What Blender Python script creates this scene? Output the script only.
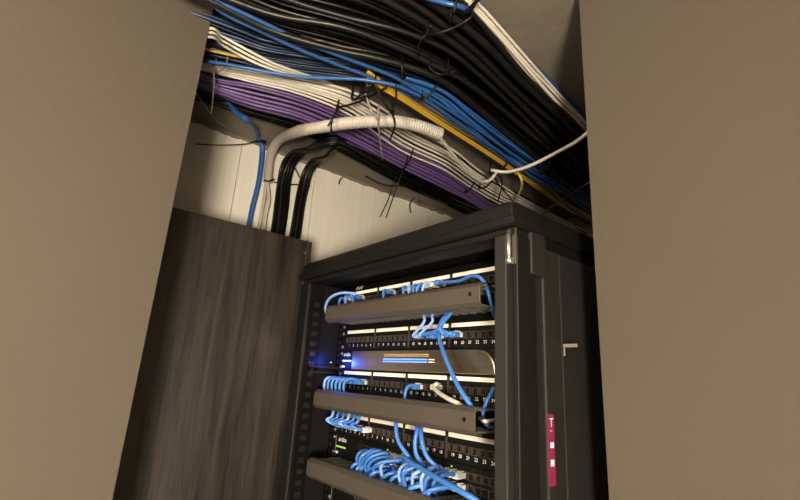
import bpy, math, random
from mathutils import Vector, Matrix
random.seed(7)
scene = bpy.context.scene
for o in list(bpy.data.objects): bpy.data.objects.remove(o)
COL = scene.collection

# ------------------------------------------------------------------ camera
F = 455.0; CX, CY = 400.0, 250.0; ZC = 1.70      # focal length in pixels, eye height
d1 = Vector((15-CX, 355-CY, F)).normalized()      # towards rack-left
up = Vector((497-CX, -1370-CY, F)); up = (up - d1*up.dot(d1)).normalized()
AX = -d1; AZ = up; AY = AZ.cross(AX)
if AY.z < 0: AY = -AY
# camera axes in world
cr = Vector((AX.x, AY.x, AZ.x)); cd = Vector((AX.y, AY.y, AZ.y)); cf = Vector((AX.z, AY.z, AZ.z))
cam_d = bpy.data.cameras.new('camera'); cam = bpy.data.objects.new('camera', cam_d); COL.objects.link(cam)
cam_d.sensor_width = 36; cam_d.lens = F/800*36; cam_d.clip_start = .01; cam_d.clip_end = 50
m = Matrix((cr, -cd, -cf)).transposed().to_4x4(); m.translation = Vector((0, 0, ZC)); cam.matrix_world = m
scene.camera = cam

# ------------------------------------------------------------------ world, lights, exposure
w = bpy.data.worlds.new('world'); scene.world = w; w.use_nodes = True
w.node_tree.nodes['Background'].inputs[0].default_value = (1.0, .86, .66, 1)
w.node_tree.nodes['Background'].inputs[1].default_value = .05
ADDED_LAMP_A, ADDED_LAMP_B = 255.0, 170.0      # emission of the two round lamps added unseen behind the camera
scene.view_settings.view_transform = 'Standard'; scene.view_settings.look = 'None'
scene.view_settings.exposure = 0.0; scene.view_settings.gamma = 1.0
scene.view_settings.use_curve_mapping = False

# ------------------------------------------------------------------ helpers
def U(px, py, X=None, Y=None, Z=None):
    """point of the room seen at that image point, at a known x, y or height (height counted from the eye)"""
    c = Vector((px-CX, py-CY, F)); d = Vector((c.dot(AX), c.dot(AY), c.dot(AZ)))
    s = X/d.x if X is not None else (Y/d.y if Y is not None else Z/d.z)
    return d*s

def srgb(r, g, b):
    f = lambda c: (c/12.92 if c <= .04045 else ((c+.055)/1.055)**2.4)
    return (f(r/255), f(g/255), f(b/255), 1)

def mat(name, col, rough=.6, metal=0, var=0.0, scale=20, bump=0.0, stretch=None, spec=.5, bscale=None, emit=None, estr=0, coat=0):
    m = bpy.data.materials.new(name); m.use_nodes = True
    nt = m.node_tree; b = nt.nodes['Principled BSDF']
    b.inputs['Base Color'].default_value = col; b.inputs['Roughness'].default_value = rough
    b.inputs['Metallic'].default_value = metal; b.inputs['Specular IOR Level'].default_value = spec
    b.inputs['Coat Weight'].default_value = coat
    if emit: b.inputs['Emission Color'].default_value = emit; b.inputs['Emission Strength'].default_value = estr
    tc = nt.nodes.new('ShaderNodeTexCoord'); vec = tc.outputs['Object']
    if stretch:
        mp = nt.nodes.new('ShaderNodeMapping'); mp.inputs['Scale'].default_value = stretch
        nt.links.new(vec, mp.inputs[0]); vec = mp.outputs[0]
    n = nt.nodes.new('ShaderNodeTexNoise'); n.inputs['Scale'].default_value = scale; n.inputs['Detail'].default_value = 6
    nt.links.new(vec, n.inputs['Vector'])
    if var > 0:
        r = nt.nodes.new('ShaderNodeValToRGB')
        r.color_ramp.elements[0].position = .3; r.color_ramp.elements[1].position = .7
        r.color_ramp.elements[0].color = [c*(1-var) for c in col[:3]]+[1]
        r.color_ramp.elements[1].color = [min(1, c*(1+var)) for c in col[:3]]+[1]
        nt.links.new(n.outputs['Fac'], r.inputs[0]); nt.links.new(r.outputs[0], b.inputs['Base Color'])
    if bump > 0:
        n2 = nt.nodes.new('ShaderNodeTexNoise'); n2.inputs['Scale'].default_value = bscale or scale*3; n2.inputs['Detail'].default_value = 5
        nt.links.new(vec, n2.inputs['Vector'])
        bp = nt.nodes.new('ShaderNodeBump'); bp.inputs['Strength'].default_value = bump; bp.inputs['Distance'].default_value = .004
        nt.links.new(n2.outputs['Fac'], bp.inputs['Height']); nt.links.new(bp.outputs[0], b.inputs['Normal'])
    return m

def wood_mat():
    m = mat('dark_wood', (.05, .035, .025, 1), .45)
    nt = m.node_tree; b = nt.nodes['Principled BSDF']
    tc = nt.nodes.new('ShaderNodeTexCoord'); mp = nt.nodes.new('ShaderNodeMapping'); mp.inputs['Scale'].default_value = (1, 20, 1.3)
    nt.links.new(tc.outputs['Object'], mp.inputs[0])
    n = nt.nodes.new('ShaderNodeTexNoise'); n.inputs['Scale'].default_value = 2.2; n.inputs['Detail'].default_value = 5; n.inputs['Distortion'].default_value = .6
    n3 = nt.nodes.new('ShaderNodeTexNoise'); n3.inputs['Scale'].default_value = 9; n3.inputs['Detail'].default_value = 3
    for q in (n, n3): nt.links.new(mp.outputs[0], q.inputs['Vector'])
    mx = nt.nodes.new('ShaderNodeMath'); mx.operation = 'MULTIPLY_ADD'; mx.inputs[1].default_value = .5
    nt.links.new(n3.outputs['Fac'], mx.inputs[0]); nt.links.new(n.outputs['Fac'], mx.inputs[2])
    r = nt.nodes.new('ShaderNodeValToRGB'); e = r.color_ramp.elements
    e[0].position = .56; e[0].color = (.006, .0047, .0038, 1); e[1].position = .96; e[1].color = (.042, .032, .025, 1)
    nt.links.new(mx.outputs[0], r.inputs[0]); nt.links.new(r.outputs[0], b.inputs['Base Color'])
    bp = nt.nodes.new('ShaderNodeBump'); bp.inputs['Strength'].default_value = .15; bp.inputs['Distance'].default_value = .002
    nt.links.new(n3.outputs['Fac'], bp.inputs['Height']); nt.links.new(bp.outputs[0], b.inputs['Normal'])
    return m

def C(r, g, b): return (r, g, b, 1)
M = {
 'cream': mat('cream_paint', C(.80, .76, .66), .5, var=.05, scale=3, bump=.15, stretch=(1, 12, .6)),
 'tan': mat('tan_paint', C(.065, .0525, .0363), .85, var=.04, scale=2.5, bump=.2, bscale=60),
 'concrete': mat('concrete', C(.185, .160, .124), .9, var=.16, scale=7, bump=.25, bscale=40),
 'floor': mat('floor_vinyl', C(.25, .22, .18), .6, var=.1),
 'roomwall': mat('room_paint', C(.62, .55, .44), .8, var=.03),
 'wood': wood_mat(),
 'blk_metal': mat('black_powder_coat', C(.005, .0047, .0041), .5, spec=.3, var=.12, scale=60, bump=.1, bscale=500),
 'char_metal': mat('charcoal_steel', C(.013, .012, .0105), .6, spec=.35, var=.15, scale=30, bump=.05, bscale=400),
 'blk_in': mat('black_interior', C(.002, .002, .002), .7, spec=.15),
 'blk_pl': mat('black_plastic', C(.0035, .0033, .003), .5, var=.1, spec=.25),
 'cover': mat('duct_cover_grey', C(.060, .050, .041), .45, var=.06, scale=10),
 'finger': mat('duct_finger', C(.10, .092, .08), .45),
 'strip': mat('label_white', C(.86, .80, .68), .5, var=.03),
 'print': mat('white_print', C(.80, .78, .73), .5),
 'steel': mat('steel', C(.62, .60, .56), .3, metal=.9, var=.05),
 'gold': mat('contact_gold', C(.035, .03, .024), .35, metal=.8),
 'jack': mat('jack_frame', C(.045, .038, .031), .4, spec=.35),
 'bronze': mat('bronze_face', C(.80, .65, .46), .30, metal=1.0, var=.08, scale=8, stretch=(1, 1, 20)),
 'blue_led': mat('blue_led', C(.02, .06, .4), .3, emit=C(.12, .32, 1.0), estr=2.2),
 'blue_led_hot': mat('blue_led_hot', C(.1, .2, .6), .3, emit=C(.30, .60, 1.0), estr=3),
 'green_led': mat('green_led', C(.1, .3, .03), .3, emit=C(.36, .62, .09), estr=.85),
 'amber_print': mat('amber_print', C(.45, .32, .18), .5),
 'patch_blue': mat('patch_blue', C(.045, .16, .50), .38, var=.08, scale=90),
 'patch_mid': mat('patch_mid_blue', C(.10, .25, .60), .35, var=.08, scale=90),
 'patch_pale': mat('patch_pale_blue', C(.22, .36, .72), .38, var=.06, scale=90),
 'plug_clear': mat('clear_plug', C(.62, .64, .64), .2, var=.15, scale=300),
 'c_black': mat('cable_black', C(.003, .0029, .0027), .36, spec=.2, var=.15, scale=40),
 'c_grey': mat('cable_charcoal', C(.010, .0095, .0085), .38, var=.15, scale=40),
 'c_blue': mat('cable_blue', C(.024, .09, .27), .36, var=.1, scale=40),
 'c_navy': mat('cable_navy', C(.006, .019, .055), .38, var=.12, scale=40),
 'c_white': mat('cable_white', C(.52, .48, .41), .4, var=.06, scale=40),
 'c_white_b': mat('cable_white_bright', C(.70, .65, .56), .4, var=.06, scale=40),
 'c_blue_b': mat('cable_blue_bright', C(.035, .135, .40), .33, var=.1, scale=40),
 'wire_brown': mat('wire_brown', C(.075, .055, .045), .5),
 'c_purple': mat('cable_purple', C(.15, .085, .25), .38, var=.1, scale=40),
 'c_yellow': mat('cable_yellow', C(.56, .33, .03), .38, var=.08, scale=40),
 'conduit': mat('conduit_grey', C(.40, .37, .33), .5, var=.05, scale=30),
 'tie': mat('tie_black', C(.005, .005, .0045), .4, spec=.25),
 'tie_w': mat('tie_pale', C(.22, .20, .175), .4),
 'pale_yellow': mat('cable_pale_yellow', C(.50, .40, .10), .4),
 'bracket': mat('bracket_tan', C(.16, .125, .09), .5),
 'hole': mat('rail_hole', C(.012, .011, .010), .5, spec=.3),
 'liner': mat('rack_liner', C(.007, .007, .008), .7, spec=.12),
 'magenta': mat('magenta_label', C(.22, .015, .07), .45, var=.05),
 'lamp_white': mat('added_lamp_housing', C(.8, .8, .78), .4),
 'tube': mat('added_lamp_glow', C(1, 1, 1), .3),
}

class MB:
    def __init__(s): s.v = []; s.f = []; s.smooth = []
    def add(s, vs, fs, sm=False):
        k = len(s.v); s.v += [Vector(p) for p in vs]; s.f += [tuple(i+k for i in f) for f in fs]; s.smooth += [sm]*len(fs); return s
    def box(s, a, b):
        x0, x1 = sorted((a[0], b[0])); y0, y1 = sorted((a[1], b[1])); z0, z1 = sorted((a[2], b[2]))
        vs = [(x, y, z) for x in (x0, x1) for y in (y0, y1) for z in (z0, z1)]
        return s.add(vs, [(0,1,3,2),(4,6,7,5),(0,4,5,1),(2,3,7,6),(0,2,6,4),(1,5,7,3)])
    def prism(s, poly, axis, a, b):
        """poly: 2d points; axis 0: (y,z) extruded along x; 1: (x,z) along y; 2: (x,y) along z"""
        def p3(p, t): return (t, p[0], p[1]) if axis == 0 else ((p[0], t, p[1]) if axis == 1 else (p[0], p[1], t))
        n = len(poly); vs = [p3(p, a) for p in poly]+[p3(p, b) for p in poly]
        return s.add(vs, [tuple(range(n)), tuple(range(2*n-1, n-1, -1))]+[(i, i+n, (i+1) % n+n, (i+1) % n) for i in range(n)])
    def tube(s, pts, r, sides=6, cap=True):
        pts = [Vector(p) for p in pts]; n = len(pts)
        rs = r if isinstance(r, (list, tuple)) else [r]*n
        tg = [(pts[min(i+1, n-1)]-pts[max(i-1, 0)]).normalized() for i in range(n)]
        a = Vector((0, 0, 1)) if abs(tg[0].z) < .9 else Vector((1, 0, 0))
        nn = (a-tg[0]*a.dot(tg[0])).normalized(); vs = []
        for i in range(n):
            nn = nn-tg[i]*nn.dot(tg[i])
            nn = nn.normalized() if nn.length > 1e-6 else tg[i].orthogonal().normalized()
            bb = tg[i].cross(nn)
            for k in range(sides):
                t = 2*math.pi*k/sides; vs.append(pts[i]+(nn*math.cos(t)+bb*math.sin(t))*rs[i])
        fs = [(i*sides+k, i*sides+(k+1) % sides, (i+1)*sides+(k+1) % sides, (i+1)*sides+k) for i in range(n-1) for k in range(sides)]
        s.add(vs, fs, True)
        if cap:
            k0 = len(s.v)-len(vs)
            s.f += [tuple(k0+k for k in range(sides-1, -1, -1)), tuple(k0+(n-1)*sides+k for k in range(sides))]; s.smooth += [False, False]
        return s
    def cyl(s, p0, p1, r, sides=12): return s.tube([p0, p1], r, sides)
    def mesh(s, name, mt, org):
        me = bpy.data.meshes.new(name); me.from_pydata([p-org for p in s.v], [], s.f); me.materials.append(mt)
        me.polygons.foreach_set('use_smooth', s.smooth); me.update(); return me

def fix_normals(me):
    import bmesh
    bm = bmesh.new(); bm.from_mesh(me); bmesh.ops.recalc_face_normals(bm, faces=bm.faces); bm.to_mesh(me); bm.free()

WL = {}     # object -> position counted from the eye
def tag(o, label=None, cat=None, group=None, kind=None):
    if label: o['label'] = label
    if cat: o['category'] = cat
    if group: o['group'] = group
    if kind: o['kind'] = kind
    return o
def thing(name, loc, label, cat, group=None):
    o = bpy.data.objects.new(name, None); COL.objects.link(o); o.empty_display_size = .02
    o.location = Vector(loc)+Vector((0, 0, ZC)); WL[o.name] = Vector(loc); return tag(o, label, cat, group)
def link(name, me, parent, loc):
    o = bpy.data.objects.new(name, me); COL.objects.link(o); loc = Vector(loc)
    if parent: o.parent = parent; o.location = loc-WL[parent.name]
    else: o.location = loc+Vector((0, 0, ZC))
    WL[o.name] = loc; return o
def obj(name, mb, mt, parent=None, bevel=0):
    xs = [p.x for p in mb.v]; ys = [p.y for p in mb.v]; zs = [p.z for p in mb.v]
    org = Vector(((min(xs)+max(xs))/2, (min(ys)+max(ys))/2, min(zs)))
    me = mb.mesh(name, mt, org); fix_normals(me); o = link(name, me, parent, org)
    if bevel:
        b = o.modifiers.new('bevel', 'BEVEL'); b.width = bevel; b.segments = 2; b.limit_method = 'ANGLE'
    return o
def struct(name, mb, mt, parent=None):
    o = obj(name, mb, mt, parent); o['kind'] = 'structure'; return o

def smooth_path(P, n=6):
    P = [Vector(p) for p in P]
    if len(P) < 3: return P
    Q = [2*P[0]-P[1]]+P+[2*P[-1]-P[-2]]; out = []
    for i in range(1, len(Q)-2):
        a, b, c, d = Q[i-1], Q[i], Q[i+1], Q[i+2]
        for k in range(n):
            t = k/n
            out.append(.5*((2*b)+(c-a)*t+(2*a-5*b+4*c-d)*t*t+(3*b-a-3*c+d)*t**3))
    out.append(P[-1]); return out

_txt = {}
def text_geo(s):
    if s not in _txt:
        c = bpy.data.curves.new('t', 'FONT'); c.body = s; c.size = 1; c.align_x = 'CENTER'; c.align_y = 'CENTER'; c.resolution_u = 2
        o = bpy.data.objects.new('t', c); COL.objects.link(o); bpy.context.view_layer.update()
        me = bpy.data.meshes.new_from_object(o.evaluated_get(bpy.context.evaluated_depsgraph_get()))
        _txt[s] = ([v.co.copy() for v in me.vertices], [tuple(p.vertices) for p in me.polygons])
        bpy.data.objects.remove(o); bpy.data.meshes.remove(me); bpy.data.curves.remove(c)
    return _txt[s]
def text(mb, s, x, y, z, size):
    """flat print on a face that looks towards -y"""
    vs, fs = text_geo(s); return mb.add([(x+v.x*size, y, z+v.y*size) for v in vs], fs)

# ------------------------------------------------------------------ the setting
ZCEIL = .655; ZFL = -ZC; XW = -1.25; YB = 1.60
PIER_X, PIER_Y = -.75, .1397; ROOM_X, ROOM_Y = .62, -1.40
struct('floor', MB().box((-1.6, ROOM_Y-.15, ZFL-.1), (ROOM_X+.15, 1.8, ZFL)), M['floor'])
struct('ceiling', MB().box((-1.6, ROOM_Y-.15, ZCEIL), (ROOM_X+.15, 1.8, ZCEIL+.15)), M['concrete'])
wl = struct('wall_left', MB().box((XW-.15, PIER_Y-.02, ZFL), (XW-.012, YB+.1, ZCEIL)), M['cream'])
yb = .382-.2445
while yb < YB:                                       # cream boards, seams a few millimetres wide
    b = obj('wall_board', MB().box((XW-.014, max(yb+.0012, PIER_Y), ZFL), (XW+random.uniform(-.0012, .0006), min(yb+.2433, YB), ZCEIL)), M['cream'], wl)
    yb += .2445
struct('wall_back', MB().box((-1.6, YB, ZFL), (ROOM_X+.15, YB+.15, ZCEIL)), M['tan'])
struct('wall_right', MB().box((-.31, .60, ZFL), (ROOM_X+.15, YB, ZCEIL)), M['tan'])
struct('wall_front', MB().box((-1.6, ROOM_Y, ZFL), (PIER_X, PIER_Y, ZCEIL)), M['tan'])
struct('wall_rear', MB().box((-1.6, ROOM_Y-.15, ZFL), (ROOM_X+.15, ROOM_Y, ZCEIL)), M['roomwall'])
struct('wall_side', MB().box((ROOM_X, ROOM_Y, ZFL), (ROOM_X+.15, .6, ZCEIL)), M['roomwall'])
# ragged mortar bead where the boards meet the slab
mb = MB(); n = 260; rows = []; ra = [random.random()**2 for _ in range(n+4)]; rd = [random.random()**2 for _ in range(n+4)]
for i in range(n+1):
    y = PIER_Y+(YB-PIER_Y)*i/n; a = .004+.009*sum(ra[i:i+4])/4; d = .005+.013*sum(rd[i:i+4])/4
    rows += [(XW-.01, y, ZCEIL+.002), (XW+a, y, ZCEIL+.002), (XW+a*.7, y+random.uniform(-.003, .003), ZCEIL-d*.7), (XW-.01, y, ZCEIL-d)]
mb.add(rows, [(i*4+k, i*4+k+1, i*4+k+5, i*4+k+4) for i in range(n) for k in range(3)])
struct('trim_1', mb, M['concrete'])

# ------------------------------------------------------------------ round lamps added behind the camera, out of view
def added_lamp(p, n, power, label):
    """added lamp out of view: base ring and opal dome; n is the wall's normal"""
    p = Vector(p); n = Vector(n); t = thing('added_lamp', p, label, 'lamp')
    prof = [(0, .155), (.018, .155), (.030, .148)]
    obj('base_ring', MB().tube([p+n*a for a, r in prof], [r for a, r in prof], 32), M['lamp_white'], t)
    mt = M['tube'].copy(); e = mt.node_tree.nodes['Principled BSDF']
    e.inputs['Emission Color'].default_value = (1.0, .87, .69, 1); e.inputs['Emission Strength'].default_value = power
    k = 8; dome = [(.0305+.055*math.sin(math.pi/2*i/k), .138*math.cos(math.pi/2*i/k)+.001) for i in range(k+1)]
    obj('opal_dome', MB().tube([p+n*a for a, r in dome], [r for a, r in dome], 32), mt, t)
added_lamp((ROOM_X, -.40, -.25), (-1, 0, 0), ADDED_LAMP_A, 'added round lamp on the side wall, lighting the cream wall')
added_lamp((-.15, ROOM_Y, .46), (0, 1, 0), ADDED_LAMP_B, 'added round lamp on the rear wall, lighting the rack')

# ------------------------------------------------------------------ dark wood board left of the rack
WX = -.99
t = thing('wood_board', (WX-.015, .31, ZFL), 'dark brown wood-grain upright board beside the black rack', 'board')
obj('face_panel', MB().box((WX-.03, PIER_Y+.001, ZFL), (WX, .497, .313)), M['wood'], t, .0015)
obj('edge_band', MB().box((WX-.03, .4975, ZFL), (WX-.001, .511, .313)), M['wood'], t, .0015)
s = U(306, 253, X=WX)
obj('screw', MB().cyl((WX-.004, s.y-.004, s.z), (WX+.0012, s.y-.004, s.z), .0028, 10), M['steel'], t)

# ------------------------------------------------------------------ the rack
YF, YE = .485, .58                   # front frame plane, equipment plane
RX0, RX1 = -.985, -.363
RB = YF+.78; CAPB, CAPT = .211, .254
rack = thing('server_rack', ((RX0+RX1)/2, (YF+RB)/2, ZFL), 'tall black steel network rack cabinet with an open front', 'rack')
# lid with a bevelled front edge and chamfered front corners
def lid_ring(z, i, c): 
    return [(RX0+i, RB, z), (RX0+i, YF+i+c, z), (RX0+i+c, YF+i, z), (RX1-i-c, YF+i, z), (RX1-i, YF+i+c, z), (RX1-i, RB, z)]
L = [(CAPB, .003, .001), (CAPB+.003, 0, .001), (CAPB+.013, 0, .001), (CAPB+.016, .004, .001), (CAPB+.034, .005, .001), (CAPB+.039, .010, .004), (CAPT, .016, .005)]
vs = []; fs = []
for z, i, c in L: vs += lid_ring(z, i, c)
for k in range(len(L)-1): fs += [(k*6+j, k*6+(j+1) % 6, (k+1)*6+(j+1) % 6, (k+1)*6+j) for j in range(6)]
fs += [tuple(range(6)), tuple(range(len(vs)-1, len(vs)-7, -1))]
obj('lid', MB().add(vs, fs), M['blk_metal'], rack)
obj('header', MB().box((RX0+.014, YF+.006, CAPB-.011), (RX1-.004, YF+.05, CAPB)), M['blk_metal'], rack, .003)
# front posts
XL = -.9366
obj('front_post', MB().box((RX0+.006, YF+.004, ZFL), (XL, YF+.045, CAPB-.0115)), M['blk_metal'], rack, .002)
obj('post_highlight', MB().box((XL-.0035, YF+.0015, ZFL), (XL, YF+.0039, CAPB-.0115)), M['char_metal'], rack)  # lighter strip, a highlight put into the colour along the post edge
obj('front_post', MB().box((-.3955, YF, ZFL), (-.3745, YF+.05, CAPB-.0115)), M['char_metal'], rack, .002)
obj('corner_post', MB().box((-.3740, YF+.012, ZFL), (RX1-.002, YF+.053, CAPB-.0115)), M['blk_metal'], rack, .0015)
obj('corner_bracket', MB().box((-.372, YF+.0405, CAPB-.062), (RX1+.0015, YF+.075, CAPB-.0005)), M['char_metal'], rack, .002)
# hinge pin with knuckles
hx, hy = -.3735, YF+.004
p0 = U(503, 233, Y=hy); p1 = U(503, 262, Y=hy)
h = obj('hinge_pin', MB().cyl((hx, hy, p1.z), (hx, hy, p0.z), .0030, 10), M['steel'], rack)
for z in (p0.z, p1.z): obj('hinge_knuckle', MB().cyl((hx-.006, hy, z), (hx+.006, hy, z), .0042, 10), M['char_metal'] if z == p0.z else M['steel'], h)
obj('hinge_plate', MB().box((-.3728, YF+.0095, p1.z-.004), (RX1-.003, YF+.0118, p0.z+.006)), M['cover'], h)
# side, back, base
obj('groove', MB().box((-.388, YF+.054, ZFL), (RX1-.016, YF+.068, CAPB-.0115)), M['blk_in'], rack)
obj('side_panel', MB().box((-.380, YF+.0685, ZFL), (RX1, YF+.110, CAPB-.018)), M['char_metal'], rack, .002)
obj('side_panel', MB().box((-.380, YF+.1125, ZFL), (RX1-.001, RB-.02, CAPB-.018)), M['char_metal'], rack, .002)
obj('side_panel', MB().box((RX0, YF+.046, ZFL), (RX0+.012, RB-.02, CAPB)), M['blk_in'], rack)
obj('side_rail', MB().box((-.380, YF+.06, CAPB-.014), (RX1-.008, RB-.02, CAPB)), M['blk_metal'], rack)
obj('back_panel', MB().box((RX0+.012, RB-.018, ZFL), (RX1-.006, RB-.005, CAPB)), M['blk_in'], rack)
obj('base', MB().box((RX0+.012, YF+.05, ZFL), (-.381, RB-.02, ZFL+.05)), M['blk_in'], rack)
# inner side sheets and the perforated 19 inch mounting rails
EX0, EX1 = -.9195, -.437
for xa, xb in ((-.955, EX0+.016), (EX1-.016, -.397)):
    r = obj('mounting_rail', MB().box((xa, YE+.001, ZFL+.05), (xb, YE+.004, CAPB-.024)), M['blk_in'], rack)
    mb = MB(); z = CAPB-.05
    while z > -.42:
        xm = EX0-.012 if xa < -.9 else EX1+.012
        mb.box((xm-.004, YE-.0008, z-.004), (xm+.004, YE+.0008, z+.004)); z -= .0148
    tag(obj('cage_nut_holes', mb, M['hole'], r), kind='stuff')
pst = obj('post_perforation', MB().box((XL+.0005, YF+.012, ZFL+.05), (XL+.003, YF+.042, CAPB-.0115)), M['blk_in'], rack)
obj('inner_liner', MB().box((XL-.004, YF+.0455, ZFL+.05), (XL-.001, YE-.002, CAPB-.012)), M['liner'], rack)
mb = MB(); z = CAPB-.06
while z > -.45:
    mb.box((XL+.003, YF+.020, z-.005), (XL+.0042, YF+.034, z+.005)); z -= .022
tag(obj('perforation_tabs', mb, M['hole'], pst), kind='stuff')
# pair of thin braces with bolts, lit by an added blue lamp
for dz in (0, -.012):
    b = obj('brace', MB().box((XL+.004, YF+.02, .012+dz), (XL+.010, YE, .016+dz)), M['char_metal'], rack)
for yy in (YF+.026, YF+.045):
    obj('brace_bolt', MB().cyl((XL+.003, yy, .008), (XL+.012, yy, .008), .0045, 10), M['blk_pl'], rack)
t = thing('added_blue_lamp', (XL+.008, YF+.075, .0215), 'small blue lamp added inside the rack for the glow at its left post', 'lamp')
obj('lamp_base', MB().box((XL+.004, YF+.068, .0165), (XL+.013, YF+.082, .0245)), M['blk_pl'], t)
obj('lamp_lens', MB().cyl((XL+.0085, YF+.075, .0245), (XL+.0085, YF+.075, .0260), .0018, 10), M['blue_led_hot'], t)
ld = bpy.data.lights.new('added_blue_glow', 'POINT'); ld.energy = .17; ld.color = (.04, .10, 1.0); ld.shadow_soft_size = .004
lo = bpy.data.objects.new('added_blue_glow', ld); COL.objects.link(lo); lo.parent = t; lo.location = Vector((.006, -.022, .005))
# magenta label on the right side panel
LX = RX1+.0006
q0 = U(545.5, 414, X=LX); q1 = U(549.5, 487, X=LX); ya, yb_ = q0.y-.004, q0.y+.006
lab = thing('side_label', (LX, (ya+yb_)/2, q1.z), 'narrow magenta label with white T mark on the side of the rack', 'label')
ya = YF+.0688; yb_ = ya+.0130
mb = MB(); r = .003; poly = []
for cx, cz, a0 in ((yb_-r, q0.z-r, 0), (ya+r, q0.z-r, 90), (ya+r, q1.z+r, 180), (yb_-r, q1.z+r, 270)):
    for k in range(4): a = math.radians(a0+k*30); poly.append((cx+r*math.cos(a), cz+r*math.sin(a)))
obj('label_sheet', mb.prism(poly, 0, LX-.0004, LX+.0006), M['magenta'], lab)
xx = LX+.0008; hgt = q0.z-q1.z; ym = (ya+yb_)/2
vs, fs = text_geo('T'); zt = q0.z-.13*hgt
obj('letter_print', MB().add([(xx, ym+v.x*.016, zt+v.y*.016) for v in vs], fs), M['print'], lab)
obj('white_square', MB().box((xx-.0004, ya+.003, q0.z-.48*hgt), (xx, yb_-.0025, q0.z-.40*hgt)), M['print'], lab)
obj('white_square', MB().box((xx-.0004, ya+.003, q0.z-.73*hgt), (xx, yb_-.0025, q0.z-.64*hgt)), M['print'], lab)
obj('fine_print', MB().box((xx-.0004, ya+.003, q0.z-.245*hgt), (xx, yb_-.005, q0.z-.236*hgt)), M['print'], lab)
# pale bracket fixed to the side
a = U(563, 346, X=RX1)
t = thing('side_bracket', (RX1+.012, a.y+.06, a.z-.012), 'pale metal bracket fixed low on the right side of the rack', 'bracket')
obj('shelf_plate', MB().box((RX1, a.y, a.z-.002), (RX1+.022, .598, a.z+.003)), M['bracket'], t, .001)
obj('flange', MB().box((RX1+.0002, a.y, a.z-.014), (RX1+.003, .598, a.z-.0021)), M['bracket'], t)

# ------------------------------------------------------------------ rack equipment
UH = .04445
UT = {k: .187-UH*i for i, k in enumerate('ABCDEFGHIJK')}
GX = -.8987; GP = .11; PP = .0165
def port_x(i): return GX+GP*(i//6)+.0055+PP*(i % 6+.5)
def port_mesh():
    mb = MB(); w, hh, d, t = .0066, .0058, .006, .0012
    mb.box((-w, 0, -hh), (-w+t, d, hh)).box((w-t, 0, -hh), (w, d, hh)).box((-w+t, 0, hh-t), (w-t, d, hh)).box((-w+t, 0, -hh), (w-t, d, -hh+t))
    me = mb.mesh('port', M['jack'], Vector((0, 0, 0))); fix_normals(me); return me
def box_mesh(name, a, b, mt):
    me = MB().box(a, b).mesh(name, mt, Vector((0, 0, 0))); fix_normals(me); return me
def screw_mesh():
    me = MB().cyl((0, -.0022, 0), (0, .0008, 0), .0036, 10).mesh('screw', M['steel'], Vector((0, 0, 0))); fix_normals(me); return me
PORT = port_mesh(); SCREW = screw_mesh()
CONT = box_mesh('contact', (-.0038, .0035, -.0012), (.0038, .0045, .0034), M['gold'])
STRIP = box_mesh('label_strip', (-.0505, -.0016, -.0034), (.0505, 0, .0034), M['strip'])
DIV = box_mesh('divider', (-.0014, -.0022, -.0185), (.0014, 0, .0185), M['jack'])
_nm = {}
def num_mesh(s):
    if s not in _nm: _nm[s] = text(MB(), s, 0, 0, 0, .0075).mesh('number_print', M['print'], Vector((0, 0, 0)))
    return _nm[s]
def patch_panel(k, label):
    z1 = UT[k]-.0004; z0 = UT[k]-UH+.0004
    t = thing('patch_bay', ((EX0+EX1)/2, YE, z0), label, 'patch panel')
    fp = obj('faceplate', MB().box((EX0, YE-.002, z0), (EX1, YE, z1)), M['blk_pl'], t)
    obj('body', MB().box((EX0+.02, YE, z0+.003), (EX1-.02, YE+.03, z1-.003)), M['blk_in'], t)
    for g in range(4): link('label_strip', STRIP, t, (GX+GP*(g+.5), YE-.002, UT[k]-.0045))
    for g in range(1, 4): link('divider', DIV, t, (GX+GP*g, YE-.002, (z0+z1)/2))
    for i in range(24):
        p = link('port', PORT, t, (port_x(i), YE-.008, UT[k]-.0225))
        link('contact', CONT, p, (port_x(i), YE-.008, UT[k]-.0225))
    for i in range(24): link('number_print', num_mesh(str(i+1)), t, (port_x(i), YE-.0023, UT[k]-.0345))
    for x in (EX0+.008, EX1-.008):
        for z in (z1-.007, z0+.007): link('screw', SCREW, t, (x, YE-.002, z))
    return t
patch_panel('A', 'black patch panel with white label strips just under the rack lid')
patch_panel('C', 'black patch panel with white label strips above the bronze switch')
patch_panel('E', 'black patch panel with white label strips under the bronze switch')
patch_panel('G', 'black patch panel with numbered ports above the green-lit switch')

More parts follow.
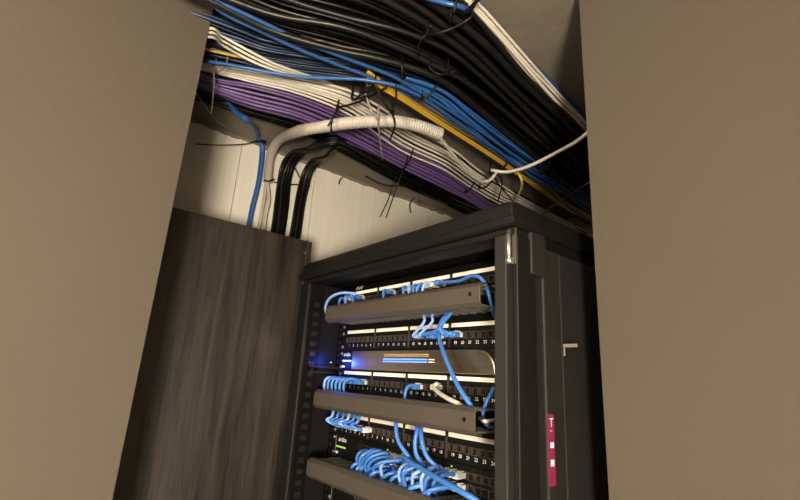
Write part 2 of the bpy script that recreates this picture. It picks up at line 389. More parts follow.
def cable_manager(k, label, x0=-.893, x1=-.445):
    zt = UT[k]+.002; zb = zt-.0375; yf = .505
    t = thing('cable_manager', ((x0+x1)/2, yf+.03, zb), label, 'cable manager')
    obj('back_plate', MB().box((EX0, YE-.002, UT[k]-UH+.0004), (EX1, YE, UT[k]-.0004)), M['blk_pl'], t)
    b = .0065; th = .0022
    outer = [(yf+.016, zt), (yf+b, zt), (yf, zt-b), (yf, zb+b), (yf+b, zb), (yf+.016, zb)]
    inner = [(yf+.016, zb+th), (yf+b+.001, zb+th), (yf+th, zb+b+.001), (yf+th, zt-b-.001), (yf+b+.001, zt-th), (yf+.016, zt-th)]
    obj('cover', MB().prism(outer+inner, 0, x0, x1), M['cover'], t, .0006)
    fm = box_mesh('finger', (-.0052, 0, -.0012), (.0052, YE-.003-(yf+.012), .0012), M['finger'])
    n = 21
    for s, z in ((1, zt-.004), (-1, zb+.004)):
        for i in range(n): link('finger', fm, t, (x0+.010+(x1-x0-.02)*i/(n-1), yf+.012, z))
    obj('slot', MB().box((x1-.022, yf-.0004, (zt+zb)/2-.002), (x1-.017, yf+.001, (zt+zb)/2+.004)), M['blk_in'], t)
    for x in (EX0+.008, EX1-.008):
        for z in (UT[k]-.008, UT[k]-UH+.008): link('screw', SCREW, t, (x, YE-.002, z))
cable_manager('B', 'grey finger duct cable manager below the topmost patch panel', -.880, -.438)
cable_manager('F', 'grey finger duct cable manager between two patch panels below the bronze switch')
cable_manager('I', 'grey finger duct cable manager below the green-lit switch')

def switch_bronze():
    k = 'D'; z1 = UT[k]-.0004; z0 = UT[k]-UH+.0004
    t = thing('network_switch', ((EX0+EX1)/2, YE, z0), 'bronze-faced network switch with blue status lights', 'network switch')
    obj('faceplate', MB().box((EX0, YE-.002, z0), (EX1, YE, z1)), M['blk_pl'], t)
    obj('body', MB().box((EX0+.02, YE, z0+.001), (EX1-.02, YE+.3, z1-.001)), M['blk_in'], t)
    # bronze front with a rounded upper right corner
    xa, xb = -.858, -.463; r = .034; zt, zb = z1-.002, z0+.003
    poly = [(xa, zb), (xb, zb), (xb, zt-r)]+[(xb-r+r*math.cos(math.radians(a)), zt-r+r*math.sin(math.radians(a))) for a in (15, 30, 45, 60, 75, 90)]+[(xa, zt)]
    obj('front_cover', MB().prism(poly, 1, YE-.010, YE-.0021), M['bronze'], t, .001)
    obj('status_panel', MB().box((-.902, YE-.006, z0+.003), (-.860, YE-.0021, z1-.003)), M['blk_pl'], t, .0006)
    obj('logo_print', text(MB(), 'aruba', -.884, YE-.0063, z1-.0095, .0125), M['print'], t)
    obj('status_light', MB().box((-.900, YE-.0072, .0285), (-.866, YE-.0061, .0315)), M['blue_led_hot'], t)
    obj('status_glow_window', MB().box((-.901, YE-.0067, .0215), (-.864, YE-.0061, .0282)), M['blue_led'], t) if False else None
    obj('reset_button', MB().box((-.900, YE-.008, z0+.006), (-.890, YE-.0061, z0+.010)), M['print'], t)
    for z in (.0345, .0300): obj('port_lights', MB().box((-.745, YE-.0108, z-.0012), (-.617, YE-.0101, z+.0012)), M['blue_led'], t)
    mb = MB()
    for i in range(48):
        x = -.743+i*.00275
        for z in (.0405, .0435): mb.box((x, YE-.0104, z-.001), (x+.0015, YE-.0101, z+.001))
    tag(obj('port_marks', mb, M['amber_print'], t), kind='stuff')
    for z in (.0345, .0300): obj('end_light', MB().box((-.612, YE-.0108, z-.0008), (-.598, YE-.0101, z+.0008)), M['strip'], t)
    for x in (EX0+.008, EX1-.008):
        for z in (z1-.007, z0+.007): link('screw', SCREW, t, (x, YE-.002, z))
    ld = bpy.data.lights.new('status_glow', 'POINT'); ld.energy = .0006; ld.color = (.05, .2, 1.0); ld.shadow_soft_size = .003
    lo = bpy.data.objects.new('status_glow', ld); COL.objects.link(lo); lo.parent = t; lo.location = Vector((-.884, YE-.014, .030))-WL[t.name]
switch_bronze()

def sw_port_x(i): return -.806+.0145*i+(.005 if i >= 12 else 0)
def switch_black(k, label, lit):
    z1 = UT[k]-.0004; z0 = UT[k]-UH+.0004
    t = thing('network_switch', ((EX0+EX1)/2, YE, z0), label, 'network switch')
    obj('faceplate', MB().box((EX0, YE-.002, z0), (EX1, YE, z1)), M['blk_pl'], t)
    obj('front_cover', MB().box((EX0+.02, YE-.0045, z0+.001), (EX1-.02, YE-.0021, z1-.001)), M['blk_pl'], t)
    obj('edge_trim', MB().box((EX0+.018, YE-.0055, z0+.001), (EX0+.0199, YE-.0021, z1-.001)), M['finger'], t)
    obj('body', MB().box((EX0+.02, YE, z0+.001), (EX1-.02, YE+.3, z1-.001)), M['blk_in'], t)
    obj('logo_print', text(MB(), 'aruba', -.876, YE-.0047, z1-.0085, .0135), M['print'], t)
    if lit:
        obj('green_light', MB().box((-.899, YE-.0054, z0+.0185), (-.862, YE-.0046, z0+.0215)), M['green_led'], t)
        obj('reset_button', MB().cyl((-.893, YE-.007, z0+.0085), (-.893, YE-.0046, z0+.0085), .003, 10), M['print'], t)
    for i in range(24):
        for z in (z0+.030, z0+.013):
            p = link('port', PORT, t, (sw_port_x(i), YE-.0085, z)); link('contact', CONT, p, (sw_port_x(i), YE-.0085, z))
    if lit:
        me = box_mesh('link_light', (-.0014, -.0011, -.0011), (.0014, 0, .0011), M['green_led'])
        for i in (6, 9, 12, 14, 17): link('link_light', me, t, (sw_port_x(i)+.005, YE-.009, z0+.0385))
    for x in (EX0+.008, EX1-.008):
        for z in (z1-.007, z0+.007): link('screw', SCREW, t, (x, YE-.002, z))
switch_black('H', 'black network switch with green light bar and many blue plugs', True)
switch_black('J', 'black network switch below the lowest cable manager', False)
# small blank plate above the topmost panel carrying a tiny white print
t = thing('blank_plate', ((EX0+EX1)/2, YE, UT['A']+.001), 'black blank plate with tiny white print above the topmost patch panel', 'plate')
obj('plate', MB().box((EX0, YE-.0005, UT['A']+.0004), (EX1, YE+.0008, CAPB-.0115)), M['blk_in'], t)
mb = MB()
for i in range(6):
    for j in range(2):
        if (i+j) % 2 == 0: mb.box((-.877+i*.0044, YE-.0009, UT['A']+.0040+j*.0035), (-.8738+i*.0044, YE-.0006, UT['A']+.0070+j*.0035))
tag(obj('tiny_print', mb, M['print'], t), kind='stuff')

# ------------------------------------------------------------------ patch cables
def plug_part(parent, x, y, z, mt, dz=0):
    """boot and clear connector pushed into a port whose mouth is at y; cable leaves towards -y"""
    b = MB().prism([(x-.0052, z-.0046), (x+.0052, z-.0046), (x+.0052, z+.0030), (x+.002, z+.0048), (x-.002, z+.0048), (x-.0052, z+.0030)], 1, y-.019, y-.006)
    pl = obj('plug_boot', b, mt, parent, .0008)
    obj('connector', MB().box((x-.0049, y-.006, z-.0038), (x+.0049, y+.004, z+.0038)).box((x-.002, y-.012, z+.005), (x+.002, y-.001, z+.0062)), M['plug_clear'], pl)
def patch_cable(pts, label, color='patch_blue', plugs=(), r=.0031, group=None, boot=None, name='patch_cable'):
    """plugs: list of (x, ymouth, z) at the start of the cable"""
    pts = [Vector(p) for p in pts]
    xs = [p.x for p in pts]; ys = [p.y for p in pts]; zs = [p.z for p in pts]
    t = thing(name, ((min(xs)+max(xs))/2, (min(ys)+max(ys))/2, min(zs)), label, 'cable', group)
    obj('jacket', MB().tube(smooth_path(pts, 7), r, 8), M[color], t)
    for (x, y, z) in plugs: plug_part(t, x, y, z, M[boot or color])
    return t
def pz(k): return UT[k]-.0225
YM = YE-.008
def near(px, py, k):
    """index of the port of panel k nearest to that image point"""
    p = U(px, py, Y=YM); return min(range(24), key=lambda i: abs(port_x(i)-p.x))

# panel A -> manager B : a cluster on the left, more right of the middle
lab = 'short blue patch cable plugged into the topmost patch panel'
for j, (i, col, bt) in enumerate([(0, 'patch_blue', None), (1, 'patch_pale', 'plug_clear'), (2, 'patch_blue', None), (3, 'patch_blue', None),
                      (9, 'patch_blue', None), (12, 'patch_blue', 'plug_clear'), (13, 'patch_pale', 'plug_clear'), (14, 'patch_blue', None), (15, 'patch_blue', 'plug_clear'), (16, 'patch_pale', 'plug_clear')]):
    x = port_x(i); z = pz('A')+.002; dx = random.uniform(-.012, .012)
    patch_cable([(x, YM-.012, z), (x, YM-.020, z+.002), (x+dx*.4, YM-.029, z-.001), (x+dx, YM-.031, z-.012), (x+dx, YM-.027, z-.034)], lab, col, [(x, YM, z)], group='patch cables in the topmost panel', boot=bt)
x = port_x(2)-.006; z = pz('A')+.004
patch_cable([(port_x(1)-.004, YM-.020, z), U(355, 294, Y=.545), U(341, 293, Y=.530), U(330, 298, Y=.520), U(325.5, 307, Y=.520), U(328, 315, Y=.524), U(336, 318, Y=.535)],
            'pale blue patch cable arching around the left end of the top cable manager', 'patch_pale', [(port_x(1)-.004, YM-.006, z)])
x = port_x(17)
patch_cable([(x, YM-.014, z), U(459, 281, Y=.545), U(470, 276, Y=.535), U(479, 277, Y=.53), U(485, 284, Y=.53), U(489, 295, Y=.53), U(492, 308, Y=.54), U(496, 318, Y=.56)],
            'blue patch cable arching around the right end of the top cable manager', 'patch_blue', [(x, YM, z)])

# panel C : knot of blue plugs under manager B
lab = 'short blue patch cable in the knot of plugs above the bronze switch'
xa = near(428, 332, 'C')
for n_, i in enumerate([xa, xa+1, xa+2, xa+3, xa+4]):
    x = port_x(i); z = pz('C'); q = U(436+n_*1.5, 314, Y=.545)
    kn = U(437+n_*.9, 330-n_*.5, Y=.549-.003*(n_ % 2)); q = U(446+n_*.8, 315, Y=.545)
    patch_cable([(x, YM-.012, z), (x+(kn.x-x)*.25, YM-.022, z+.001), (kn.x, kn.y, kn.z), (q.x*.6+kn.x*.4, q.y, q.z*.6+kn.z*.4), (q.x, q.y, q.z), (q.x+.004, q.y+.01, q.z+.014)], lab, 'patch_blue', [(x, YM, z)], group='plug knot above the bronze switch', r=.0034)
x = port_x(xa+2)
patch_cable([(x-.004, YM-.012, pz('C')-.002), U(438, 334, Y=.550), U(441, 345, Y=.540), U(446, 359, Y=.532), U(454, 378, Y=.525), U(463, 394, Y=.522), U(470, 404, Y=.524), U(476, 410, Y=.535)],
            'long blue patch cable hanging in front of the bronze switch', 'patch_blue', [(x-.004, YM-.004, pz('C')-.002)], r=.0036)
for px in (424, 432):
    q = U(px, 319, Y=.55); x = port_x(near(px, 334, 'C')); z = pz('C')
    patch_cable([(x, YM-.012, z), (x, YM-.024, z), (q.x, q.y, q.z-.006), (q.x, q.y, q.z+.006), (q.x, q.y+.01, q.z+.018)], 'pale blue patch cable dropping straight from the top cable manager', 'patch_pale', [(x, YM, z)], group='pale drops from the top manager', r=.0026)

# panel E : six arches on the left into manager F
for i in range(6):
    x = port_x(i); z = pz('E'); dx = -.010-.001*i
    patch_cable([(x, YM-.012, z), (x-.003, YM-.024, z+.005), (x+dx*.6, YM-.037, z+.005), (x+dx, YM-.043, z-.004), (x+dx, YM-.041, z-.022), (x+dx+.004, YM-.034, z-.045)],
                'blue patch cable arching from the panel below the bronze switch', 'patch_pale' if i == 0 else 'patch_blue', [(x, YM, z)], group='arched cables below the bronze switch')
i = near(419, 386, 'E'); x = port_x(i); z = pz('E')
patch_cable([(x, YM-.012, z), (x, YM-.026, z+.001), (x-.001, YM-.034, z-.008), (x, YM-.036, z-.034)], 'single blue patch cable beside the white one', 'patch_blue', [(x, YM, z)])
i = near(446, 385, 'E'); x = port_x(i)
patch_cable([(x, YM-.012, z+.002), U(437, 384, Y=.55), U(434, 387, Y=.545), U(438, 392, Y=.535), U(447, 398, Y=.525), U(457, 403, Y=.523), U(464, 407, Y=.535)], 'cream patch cable bent back from the panel below the bronze switch', 'c_white', [(x, YM, z+.002)], r=.0036)
patch_cable([U(494, 388, Y=.565), U(490, 396, Y=.555), U(486, 404, Y=.55), U(483, 414, Y=.55), U(486, 424, Y=.55), U(494, 428, Y=.56)], 'blue cable looping past the right end of the middle cable manager', 'patch_blue')
patch_cable([U(480, 418, Y=.55), U(484, 421, Y=.53), U(490, 421, Y=.54), U(497, 420, Y=.56)], 'pale cable looping past the right end of the middle cable manager', 'c_white', r=.0028)

# panel G left : cables from manager F slanting down into ports
for i in range(6):
    q = U(332+i*5.2, 415+i*1.0, Y=.545); x = port_x(i+1); z = pz('G')
    patch_cable([(x, YM-.012, z), (x-.004, YM-.024, z+.001), (x-.018, YM-.034, z+.008), (q.x, q.y, q.z-.003), (q.x-.004, q.y+.006, q.z+.014)],
                'blue patch cable slanting into the numbered panel from the middle manager', 'patch_pale' if i in (0, 3) else 'patch_blue', [(x, YM, z)], group='slanting cables into the numbered panel', boot='plug_clear' if i > 3 else None)

# switch H : plugs on two rows, cables drooping to manager I, a few rising to manager F
zt, zb = UT['H']-UH+.0304, UT['H']-UH+.0134
YH = YE-.0085
def sw_near(px, py): 
    p = U(px, py, Y=YH); return min(range(24), key=lambda i: abs(sw_port_x(i)-p.x))
i0 = sw_near(378, 452); i1 = sw_near(466, 480)
for i in range(i0, i1+1):
    for row, z in ((0, zt), (1, zb)):
        if random.random() < (.12 if row == 0 else .25): continue
        x = sw_port_x(i); dx = random.uniform(-.045, -.004); out = random.uniform(.030, .046)
        lift = random.uniform(.002, .010) if row == 0 else random.uniform(-.004, .003)
        pts = [(x, YH-.012, z), (x+dx*.1, YH-.026, z+lift), (x+dx*.5, YH-out-.006, z+lift*.4-.004), (x+dx, YH-out-.004, z-.018), (x+dx*1.1, YH-out+.012, z-.045)]
        patch_cable(pts, 'blue patch cable drooping from the crowded green-lit switch', random.choice(['patch_blue', 'patch_blue', 'patch_pale', 'patch_mid']), [(x, YH, z)],
                    group='drooping cables on the green-lit switch', boot=random.choice([None, None, 'plug_clear']))
for j, (pa, pb, pc, pd) in enumerate([((396, 424), (398, 440), (406, 453), (414, 463)), ((417, 431), (415, 443), (417, 456), (425, 466)), ((421, 432), (423, 446), (428, 458), (438, 468))]):
    i = sw_near(pd[0]+4, pd[1]); x = sw_port_x(i)
    patch_cable([(x, YH-.012, zt), U(*pd, Y=.545), U(*pc, Y=.532), U(*pb, Y=.528), U(*pa, Y=.532), U(pa[0]+1, pa[1]-10, Y=.55)],
                'blue patch cable rising from the crowded switch to the middle manager', 'patch_blue', [(x, YH, zt)], group='rising cables on the green-lit switch', r=.0036)
patch_cable([U(404, 456, Y=.54), U(412, 463, Y=.522), U(432, 475, Y=.508), U(455, 488, Y=.500), U(474, 499, Y=.503), U(486, 508, Y=.525), U(492, 513, Y=.555)],
            'thick blue cable running diagonally across the crowded plugs', 'patch_blue', r=.0042)

# ------------------------------------------------------------------ overhead cables
def snoise(n, amp, k=4):
    ks = [random.uniform(-amp, amp) for _ in range(k+1)]
    out = []
    for i in range(n):
        t = i/(n-1)*k; a = min(int(t), k-1); f = t-a; f = f*f*(3-2*f); out.append(ks[a]*(1-f)+ks[a+1]*f)
    return out
def cable(pts, r, mt, label, group=None, sub=5, sides=6, name='network_cable'):
    o = obj(name, MB().tube(smooth_path(pts, sub), r, sides), mt); tag(o, label, 'cable', group); return o
def bundle(st, count, z, zj, r, mts, label, group, wob=.1, y0=.02, y1=YB+.02, fan=True):
    """st: stations (lower edge, upper edge) of the ribbon seen in the photograph, at height z below/above the eye"""
    n = len(st); shared = snoise(n, wob*.6, max(2, n//2))
    for c in range(count):
        u0 = (c+.5)/count+random.uniform(-.22, .22)/count
        un = [a+b for a, b in zip(shared, snoise(n, min(wob*.6, .55/count), max(2, n//2)))]; zn = snoise(n, zj*.35, max(2, n//2)); zz = z+random.uniform(-zj, zj)
        P = []
        for k, (lo, hi) in enumerate(st):
            u = min(1, max(0, u0+un[k])); p = U(lo[0]*(1-u)+hi[0]*u, lo[1]*(1-u)+hi[1]*u, Z=zz+zn[k])
            p.z = min(p.z, ZCEIL-r-.002); P.append(p)
        d = P[0]-P[1]
        if P[0].y > y0 and d.y < 0: P.insert(0, P[0]+d*((y0-P[0].y)/d.y) if fan else Vector((P[0].x, y0, P[0].z)))
        d = P[-1]-P[-2]
        if P[-1].y < y1:
            e = Vector((P[-1].x+max(-.05, min(.05, d.x*.3)), y1, P[-1].z)); P.append((P[-1]+e)/2); P.append(e)
        rr = r*random.uniform(.85, 1.15)
        cable(P, rr, random.choice(mts), label, group)

# black, the thickest lot
BLK = [((215, 3), (242, -92)), ((270, 30), (315, -72)), ((330, 48), (380, -58)), ((380, 64), (430, -28)), ((428, 84), (464, 4)),
       ((460, 104), (489, 30)), ((500, 136), (530, 76)), ((540, 168), (571, 118)), ((575, 196), (606, 157))]
kb, kg = M['c_black'], M['c_grey']
bundle(BLK, 26, .628, .006, .0040, [kb, kb, kg], 'black network cable high in the wide overhead run', 'black cables high in the overhead run', .06)
bundle(BLK, 19, .598, .010, .0040, [kb, kb, kg], 'black network cable low in the wide overhead run', 'black cables low in the overhead run', .09)
bundle([(a, b) for a, b in BLK], 7, .566, .006, .0052, [kg, kg, kb], 'thick charcoal cable hanging lowest under the black overhead run', 'thick charcoal cables', .16)
# navy and blue
BLU = [((225, 58), (238, 24)), ((262, 68), (268, 38)), ((300, 76), (305, 45)), ((340, 80), (346, 54)), ((380, 85), (388, 66)), ((415, 96), (422, 76)), ((440, 111), (446, 90)),
       ((469, 131), (475, 110)), ((495, 150), (502, 129)), ((521, 169), (528, 147)), ((547, 187), (554, 167)), ((575, 208), (582, 190))]
bundle(BLU, 20, .602, .012, .0028, [M['c_navy']], 'navy blue network cable packed beside the black overhead run', 'navy cables in the overhead run', .12)
bundle([((400, 84), (404, 76)), ((424, 94), (428, 84)), ((442, 107), (448, 94)), ((469, 128), (474, 112)), ((495, 150), (501, 130)), ((521, 168), (527, 148)), ((547, 186), (553, 168)), ((570, 205), (576, 188))],
       7, .570, .008, .0030, [M['c_blue_b'], M['c_blue_b'], M['c_navy']], 'bright blue network cable sweeping down towards the back wall', 'bright blue cables sweeping to the back', .25, y0=9)  # navy ones mixed in stand for the shaded gaps
for off, zz in (((0, 0), .562), ((-4, 8), .566)):
    ox, oy = off
    P = [U(x+ox, y+oy, Z=zz+dz) for x, y, dz in ((205, -4, 0), (232, 8, 0), (262, 22, 0), (300, 40, 0))]+[U(x+ox, y+oy, Z=zz) for x, y in ((345, 58), (392, 76), (428, 97), (470, 124), (510, 152), (550, 180), (582, 206))]
    P = [U(196, -34+oy, Z=zz+.01), U(208, -12+oy*.4, Z=zz+.005), U(215+ox*.5, 0+oy*.5, Z=zz)]+P[1:]; P.append(Vector((P[-1].x, YB+.02, P[-1].z)))
    cable(P, .0036, M['c_blue'], 'bright blue cable crossing in front of the dark overhead cables', 'blue pair crossing the overhead run')
P = [U(x, y, Z=.553) for x, y in ((196, 60), (225, 64), (262, 71), (300, 77), (340, 78.5), (365, 80), (400, 87), (430, 103), (460, 124), (500, 152), (545, 184))]
P.append(Vector((P[-1].x, YB+.02, P[-1].z+.02))); cable([P[0]+(P[0]-P[1])]+P, .0037, M['c_blue'], 'blue cable running nearly level just above the white cables')
# yellow
YEL = [((366, 76), (368, 70)), ((383, 90), (387, 83)), ((402, 101), (407, 92)), ((430, 120), (436, 110)), ((460, 139), (466, 130)), ((495, 162), (501, 152)),
       ((520, 179), (526, 170)), ((545, 196), (551, 188)), ((565, 209), (570, 203))]
bundle(YEL, 4, .570, .004, .0034, [M['c_yellow']], 'yellow network cable in the narrow yellow strand overhead', 'yellow cables overhead', .12, y0=9)
P = [Vector((-.80, .11, .57))]+[U(x, y, Z=z) for x, y, z in ((206, 49, .575), (222, 53, .575), (242, 57.5, .58), (270, 62, .60), (310, 68, .625), (366, 76, .625))]
cable(P, .0026, M['c_yellow'], 'single yellow cable slipping behind the navy cables')
# white
WHT = [((205, 71), (205, 64)), ((217, 73.5), (218, 67)), ((250, 82), (252, 71)), ((300, 94), (304, 79)), ((350, 115), (358, 93)), ((400, 150), (412, 126)), ((442, 169), (452, 148)),
       ((469, 187), (476, 168)), ((495, 202), (501, 184)), ((513, 209), (519, 194)), ((537, 219), (541, 207)), ((565, 233), (568, 222))]
bundle(WHT, 7, .584, .003, .0031, [M['c_white_b']], 'white network cable in the flat white strand beside the purple one', 'white strand beside the purple one', .08)
bundle(WHT, 5, .598, .003, .0034, [kb], 'black cable added for the dark gaps in the white strand', 'dark gap cables in the white strand', .1)  # added black cables stand for the shade between the white ones
bundle(WHT, 5, .612, .003, .0031, [M['c_white_b']], 'white network cable in the flat white strand beside the purple one', 'white strand beside the purple one', .12)
# purple
PUR = [((203, 88), (203, 74)), ((217, 94), (218, 79)), ((250, 107), (253, 84)), ((300, 120), (306, 98)), ((350, 143), (357, 120)), ((400, 169), (407, 149)), ((440, 188), (446, 168)),
       ((468, 201), (472, 188)), ((490, 214), (495, 205)), ((520, 229), (525, 221))]
bundle(PUR, 6, .588, .004, .0035, [M['c_purple']], 'purple network cable in the purple strand nearest the cream wall', 'purple strand', .07)
bundle(PUR, 5, .608, .003, .0035, [M['c_purple']], 'purple network cable in the purple strand nearest the cream wall', 'purple strand', .1)
# black run between the purple strand and the wall
BK2 = [((212, 106), (214, 95)), ((250, 116), (252, 108)), ((300, 132), (304, 122)), ((350, 157), (354, 147)), ((400, 184), (404, 172)), ((440, 203), (444, 191)), ((475, 220), (480, 206))]
bundle(BK2, 7, .618, .008, .0042, [kb], 'black cable along the ceiling between purple strand and cream wall', 'black cables by the cream wall', .12)
# white trio crossing at the upper left
for j in range(3):
    e = U(206, 28+4.3*j, X=-.757)
    P = [e]+[U(x, y+dy*j, Z=z) for x, y, dy, z in ((222, 36, 4.5, .585), (240, 46, 4.6, .570), (256, 54.5, 4.3, .562), (275, 64, 3.0, .560), (303, 74, 1.9, .568), (335, 86, 1.6, .590), (380, 112, 1.6, .618), (430, 142, 1.6, .628))]
    cable([e+Vector((-.12, -.08, .01))]+P, .0027, M['c_white'], 'white cable of the trio crossing over the navy cables', 'white trio')
# white strand along the far edge of the black run, with one blue
EDG = [((448, -20), (458, -26)), ((463, 2), (474, -2)), ((480, 22), (490, 16)), ((502, 47), (511, 40)), ((525, 73), (533, 65)), ((548, 97), (557, 90)), ((572, 121), (580, 114)), ((598, 147), (606, 140))]
bundle(EDG, 4, .570, .006, .0030, [M['c_white_b']], 'white cable along the outer edge of the black overhead run', 'white cables on the outer edge', .3, y0=.02)
P = [U(x, y, Z=.60) for x, y in ((470, -8), (490, 16), (512, 42), (535, 66), (560, 90), (582, 112), (606, 138))]
P.append(Vector((P[-1].x, YB+.02, P[-1].z))); cable([P[0]+(P[0]-P[1])*2]+P, .0034, M['c_blue'], 'single blue cable outside the white outer-edge cables')
P = [U(x, y, Z=.552) for x, y in ((395, -18), (425, -3), (445, 3), (463, 8))]; P.append(U(478, 20, Z=.58)); P.append(U(500, 50, Z=.60))
cable(P, .0042, M['c_blue'], 'short blue cable ducking under the outer white cables')
P = [U(x, y, Z=.556) for x, y in ((318, 40), (330, 43), (345, 47), (367, 51))]; P.append(U(390, 56, Z=.60)); P.insert(0, U(300, 35, Z=.60))
cable(P, .0018, M['wire_brown'], 'thin brown wire lying on the black overhead cables')

# ------------------------------------------------------------------ conduit, wall drops, loops
XC = XW+.016
path = [U(268, 182, X=XC), U(268.5, 172, X=XC), U(270, 160, X=XC), U(273, 149, X=-1.20), U(281, 139, X=-1.12), U(300, 131, Z=.545), U(322, 127, Z=.540), U(345, 123.5, Z=.535), U(370, 121.5, Z=.530), U(395, 121.5, Z=.525), U(418, 126, Z=.522), U(440, 134, Z=.520)]
t = thing('flexible_conduit', path[0], 'pale grey corrugated conduit curving from the cream wall under the cables', 'conduit')
sp = smooth_path(path, 16); acc = [0]
for a, b in zip(sp, sp[1:]): acc.append(acc[-1]+(b-a).length)
tot = acc[-1]; N = int(tot/.00135); dense = []; j = 0
for i in range(N+1):
    s = tot*i/N
    while j < len(acc)-2 and acc[j+1] < s: j += 1
    dense.append(sp[j].lerp(sp[j+1], (s-acc[j])/max(1e-9, acc[j+1]-acc[j])))
obj('corrugated_hose', MB().tube(dense, [.0130+.0009*math.cos(2*math.pi*i/4) for i in range(len(dense))], 14, cap=False), M['conduit'], t)
e = (dense[-1]-dense[-6]).normalized()
obj('end_collar', MB().tube([dense[-1]-e*.012, dense[-1]+e*.001], .0142, 14, cap=False), M['conduit'], t)
obj('hollow', MB().cyl(dense[-1]-e*.02, dense[-1]-e*.003, .0120, 14), M['blk_in'], t)
for j, dx in enumerate((0, 5)):
    P = [U(266+dx*.4, 186, X=XC), U(264+dx, 200, X=XC+.002), U(261+dx, 215, X=XC), U(258+dx, 235, X=XC), U(254+dx, 260, X=XC)]
    cable([U(268, 176, X=XC)]+P, .0052, M['c_white'], 'white cable leaving the lower end of the conduit on the wall', 'white cables below the conduit')
P = [U(436, 132, Z=.520), U(441, 139, Z=.516), U(449, 149, Z=.512), U(459, 162, Z=.508), U(470, 174, Z=.505), U(481, 181, Z=.507), U(490, 180, Z=.515), U(497, 172, Z=.53)]
cable(P, .0040, M['c_white'], 'white cable sagging out of the open end of the conduit', sides=8)
P = [U(491, 170, Z=.535), U(505, 172, Z=.525), U(519, 169.5, Z=.52), U(534, 164, Z=.52), U(552, 155, Z=.525), U(575, 142.5, Z=.53), U(600, 128, Z=.545)]; P.append(U(640, 108, Z=.56))
P = P[:-1]; P.append(Vector((P[-1].x+.03, P[-1].y+.18, .60))); cable(P, .0042, M['c_white'], 'white cable bowing across the blue and black cables to the outer edge', sides=8)
P = [U(517, 172, Z=.57), U(521, 178, Z=.548), U(522, 186, Z=.54), U(519, 194, Z=.545), U(514, 202, Z=.56), U(509, 207, Z=.585)]
cable(P, .0036, M['pale_yellow'], 'short yellow cable hooking down over the white strand', sides=8)
# blue drop on the wall
for j in range(3):
    o = (j-1)*1.4
    P = [Vector((-1.0, .12, .62)), U(222+o*.2, 100-o*.4, Z=.62), U(237+o*.3, 113-o*.8, Z=.59), U(249+o*.6, 122-o*.7, Z=.575), U(258+o*.9, 134, X=-1.19), U(262+o, 148, X=XC), U(261+o, 165, X=XC), U(258+o, 185, X=XC), U(253+o, 205, X=XC), U(249+o, 225, X=XC), U(244+o, 255, X=XC)]
    cable(P, .0036, M['c_blue'] if j != 1 else M['patch_blue'], 'blue cable dropping down the cream wall behind the wood board', 'blue drop on the cream wall', sides=8)
# two black drops on the wall
def drop(cl, cnt, wpx, label, group):
    for j in range(cnt):
        u = (j+.5)/cnt-.5; P = []; lay = .004*(j % 2)
        for (x, y, kind, v) in cl:
            nx = 1.0 if kind == 'X' else .55; ny = .12 if kind == 'X' else -.75
            p = U(x+u*wpx*nx, y+u*wpx*ny, **{kind: v+(lay if kind == 'X' else -lay)})
            P.append(p+Vector((random.uniform(-.001, .001), random.uniform(-.0015, .0015), 0)))
        cable(P, .0045, kb if j % 3 else kg, label, group, sides=7)
drop([(272, 262, 'X', XC), (278, 232, 'X', XC), (281.5, 205, 'X', XC), (284, 182, 'X', XC), (289, 164, 'X', -1.215), (299, 152, 'X', -1.16), (315, 145.5, 'Z', .600), (335, 141, 'Z', .605), (352, 146, 'Z', .615), (400, 174, 'Z', .620), (450, 200, 'Z', .622)],
     9, 13, 'black cable in the wider black drop on the cream wall', 'wider black drop')
drop([(288, 264, 'X', XC), (295, 236, 'X', XC), (299, 210, 'X', XC), (303, 188, 'X', XC), (309, 170, 'X', -1.215), (318, 160, 'X', -1.17), (329, 154, 'Z', .605), (336, 146, 'Z', .610), (334, 138, 'Z', .615), (322, 130, 'Z', .62), (300, 118, 'Z', .625)],
     7, 10, 'black cable in the narrower black drop on the cream wall', 'narrower black drop')
# thin loose wires
cable([U(196, 144, X=-1.20), U(220, 145, X=-1.21), U(245, 144, X=-1.22), U(258, 140, X=-1.225), U(266, 139, X=-1.225)], .0016, kb, 'thin black wire stretched along the top of the cream wall')
cable([U(196, 93, Z=.60), U(205, 106, Z=.605), U(214, 118, Z=.615), U(224, 126, Z=.63), U(238, 135, Z=.64)], .0016, M['tie_w'], 'thin pale wire slanting up to the ceiling edge')
cable([U(541, 215, Z=.50), U(560, 201, Z=.50), U(580, 188, Z=.51), U(600, 176, Z=.53)], .0018, M['c_grey'], 'thin grey wire slanting over the rack towards the right wall')
cable([U(365, 176, Z=.63), U(385, 185, Z=.61), U(405, 186, Z=.615), U(425, 192, Z=.62), U(442, 201, Z=.63), U(458, 210, Z=.64)], .003, kb, 'loose black cable sagging along the ceiling beside the wall')

# ------------------------------------------------------------------ cable ties
def tie(a, b, label, tails=(), mt='tie', r=.0016, bulge=(0, 0), head=True, group=None):
    """flat strap from image point a to b (given as room points), running under the cables, with a head and cut tails"""
    a, b = Vector(a), Vector(b); mid = (a+b)/2+Vector((0, 0, -.008))
    t = thing('cable_tie', b, label, 'cable tie', group)
    top = Vector((0, 0, .045))
    loop = [a+top*.7, a+Vector((0, 0, .012)), a, mid, b, b+Vector((0, 0, .012)), b+top*.7]
    for p in loop: p.z = min(p.z, ZCEIL-.004)
    obj('strap', MB().tube(smooth_path(loop, 6), r, 6), M[mt], t)
    if head: obj('tie_head', MB().box(b-Vector((.004, .004, .003)), b+Vector((.004, .004, .004))), M[mt], t, .001)
    for q in tails: obj('tail', MB().tube(smooth_path([b]+[Vector(x) for x in q], 5), r*.9, 6), M[mt], t)
    return t
def Zp(x, y, z): return U(x, y, Z=z)
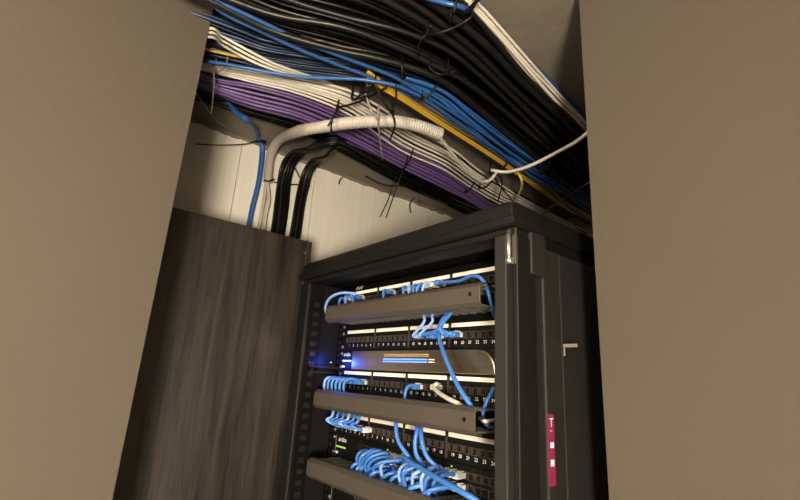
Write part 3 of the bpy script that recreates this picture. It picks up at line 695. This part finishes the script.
tie(Zp(385, 88, .55), Zp(338, 107, .565), 'black cable tie round the white strand above the conduit', [[Zp(334, 116, .54), Zp(328, 126, .53)], [Zp(332, 120, .53), Zp(331, 133, .51)]], r=.0022)
tie(Zp(352, 98, .553), Zp(362, 92, .553), 'twisted black tie looped below the blue cables', [[Zp(366, 88, .545), Zp(372, 84, .55)], [Zp(372, 92, .545), Zp(364, 97, .54), Zp(352, 100, .55)]], r=.0026)
tie(Zp(375, 84, .548), Zp(392, 112, .515), 'black cable tie round the conduit under the yellow strand', [[Zp(395, 125, .50), Zp(390, 140, .49)], [Zp(396, 100, .53), Zp(396, 85, .55)]], r=.0022)
tie(Zp(366, 96, .545), Zp(378, 118, .512), 'white cable tie wrapped round the conduit', [[Zp(380, 140, .50), Zp(383, 160, .49)]], 'tie_w', .0020)
tie(Zp(438, 83, .575), Zp(422, 99, .548), 'black cable tie round the bright blue cables', [[Zp(416, 97, .545), Zp(411, 95, .55)]], r=.0022)
tie(Zp(402, 66, .555), Zp(404, 76, .55), 'short black tie on the navy cables', r=.0022)
tie(Zp(470, 18, .55), Zp(428, 34, .545), 'long black tie strapped across the black overhead run', [[Zp(431, 28, .54), Zp(430, 24, .545)], [Zp(420, 42, .54), Zp(418, 58, .54)]], r=.0024)
tie(Zp(478, -4, .55), Zp(466, 12, .55), 'black tie clamping the outer white cables', [[Zp(476, 2, .54), Zp(484, -6, .54)]], r=.003)
tie(Zp(456, 3, .548), Zp(452, 12, .545), 'grey tie end hanging from the blue overhead cable', [[Zp(450, 18, .54), Zp(450, 23, .54)]], r=.0022)
tie(Zp(430, 68, .55), Zp(448, 73, .545), 'bent black tie lying across the gap in the black run', [[Zp(453, 72, .54), Zp(458, 71, .545)]], r=.0020)
tie(Zp(506, 165, .56), Zp(490, 172, .53), 'black tie knot where the white cables cross the yellow strand', [[Zp(500, 186, .53), Zp(512, 200, .53)], [Zp(502, 180, .52), Zp(497, 206, .52)]], r=.0024)
tie(Zp(550, 163, .56), Zp(541, 172, .55), 'small black tie round the far end of the blue cables', r=.0022)
tie(Zp(492, 181, .57), Zp(480, 188, .57), 'black tie round the white strand near the rack lid', r=.0022)
tie(Zp(474, 183, .58), Zp(466, 192, .575), 'black tie round the purple strand near the rack lid', r=.0022)
tie(Zp(413, 150, .58), Zp(407, 164, .572), 'black tie round the purple strand with two long tails', [[Zp(400, 178, .54), Zp(393, 198, .49), Zp(386, 218, .45)], [Zp(395, 180, .54), Zp(388, 200, .49), Zp(380, 217, .45)]], r=.0018)
tie(Zp(226, 66, .56), Zp(214, 70, .575), 'pale tie hanging off the white strand by the tan wall', [[Zp(214, 84, .55), Zp(213, 98, .53), Zp(211, 115, .51)]], 'tie_w', .0014)
XT = XW+.032
def Xp(x, y): return U(x, y, X=XT)
t = thing('cable_tie', Xp(266, 141), 'black tie holding the blue drop at the conduit bend', 'cable tie')
obj('strap', MB().tube(smooth_path([Xp(255, 142), Xp(262, 141), Xp(270, 140), Xp(278, 146)], 6), .0026, 6), M['tie'], t)
obj('tie_head', MB().box(Xp(264, 142)-Vector((.004, .005, .004)), Xp(264, 142)+Vector((.004, .005, .005))), M['tie'], t)
t = thing('cable_tie', Xp(302, 186), 'black tie strapped level across both black drops', 'cable tie')
obj('strap', MB().tube([Xp(274, 182), Xp(284, 184.5), Xp(296, 184.5), Xp(310, 186.5)], .0020, 6), M['tie'], t)
obj('tie_head', MB().box(Xp(299, 193)-Vector((.004, .006, .005)), Xp(299, 193)+Vector((.004, .006, .006))), M['tie'], t)
obj('tail', MB().tube([Xp(289, 158), Xp(295, 168), Xp(300, 178)], .0020, 6), M['tie'], t)
t = thing('cable_tie', Xp(268, 180), 'dark tie at the lower end of the conduit', 'cable tie')
obj('strap', MB().tube([Xp(264, 180), Xp(268, 181.5), Xp(274, 179)], .0022, 6), M['tie'], t)
# twisted wire stubs and a hook left in the slab
for k, (pts, lb) in enumerate([([(411, 213), (410, 205), (414, 198), (420, 199), (419, 203)], 'bent wire hook hanging from the ceiling edge above the rack'),
                               ([(339, 184), (340, 180), (343, 177)], 'short wire stub poking from the ceiling edge'),
                               ([(312, 168), (311, 160), (315, 152), (319, 156)], 'rusty wire loop beside the narrower black drop')]):
    P = [U(x, y, X=XW+.03) for x, y in pts]
    o = obj('wire_hook', MB().tube(smooth_path(P, 5), .0022, 6), M['c_grey']); tag(o, lb, 'hook')
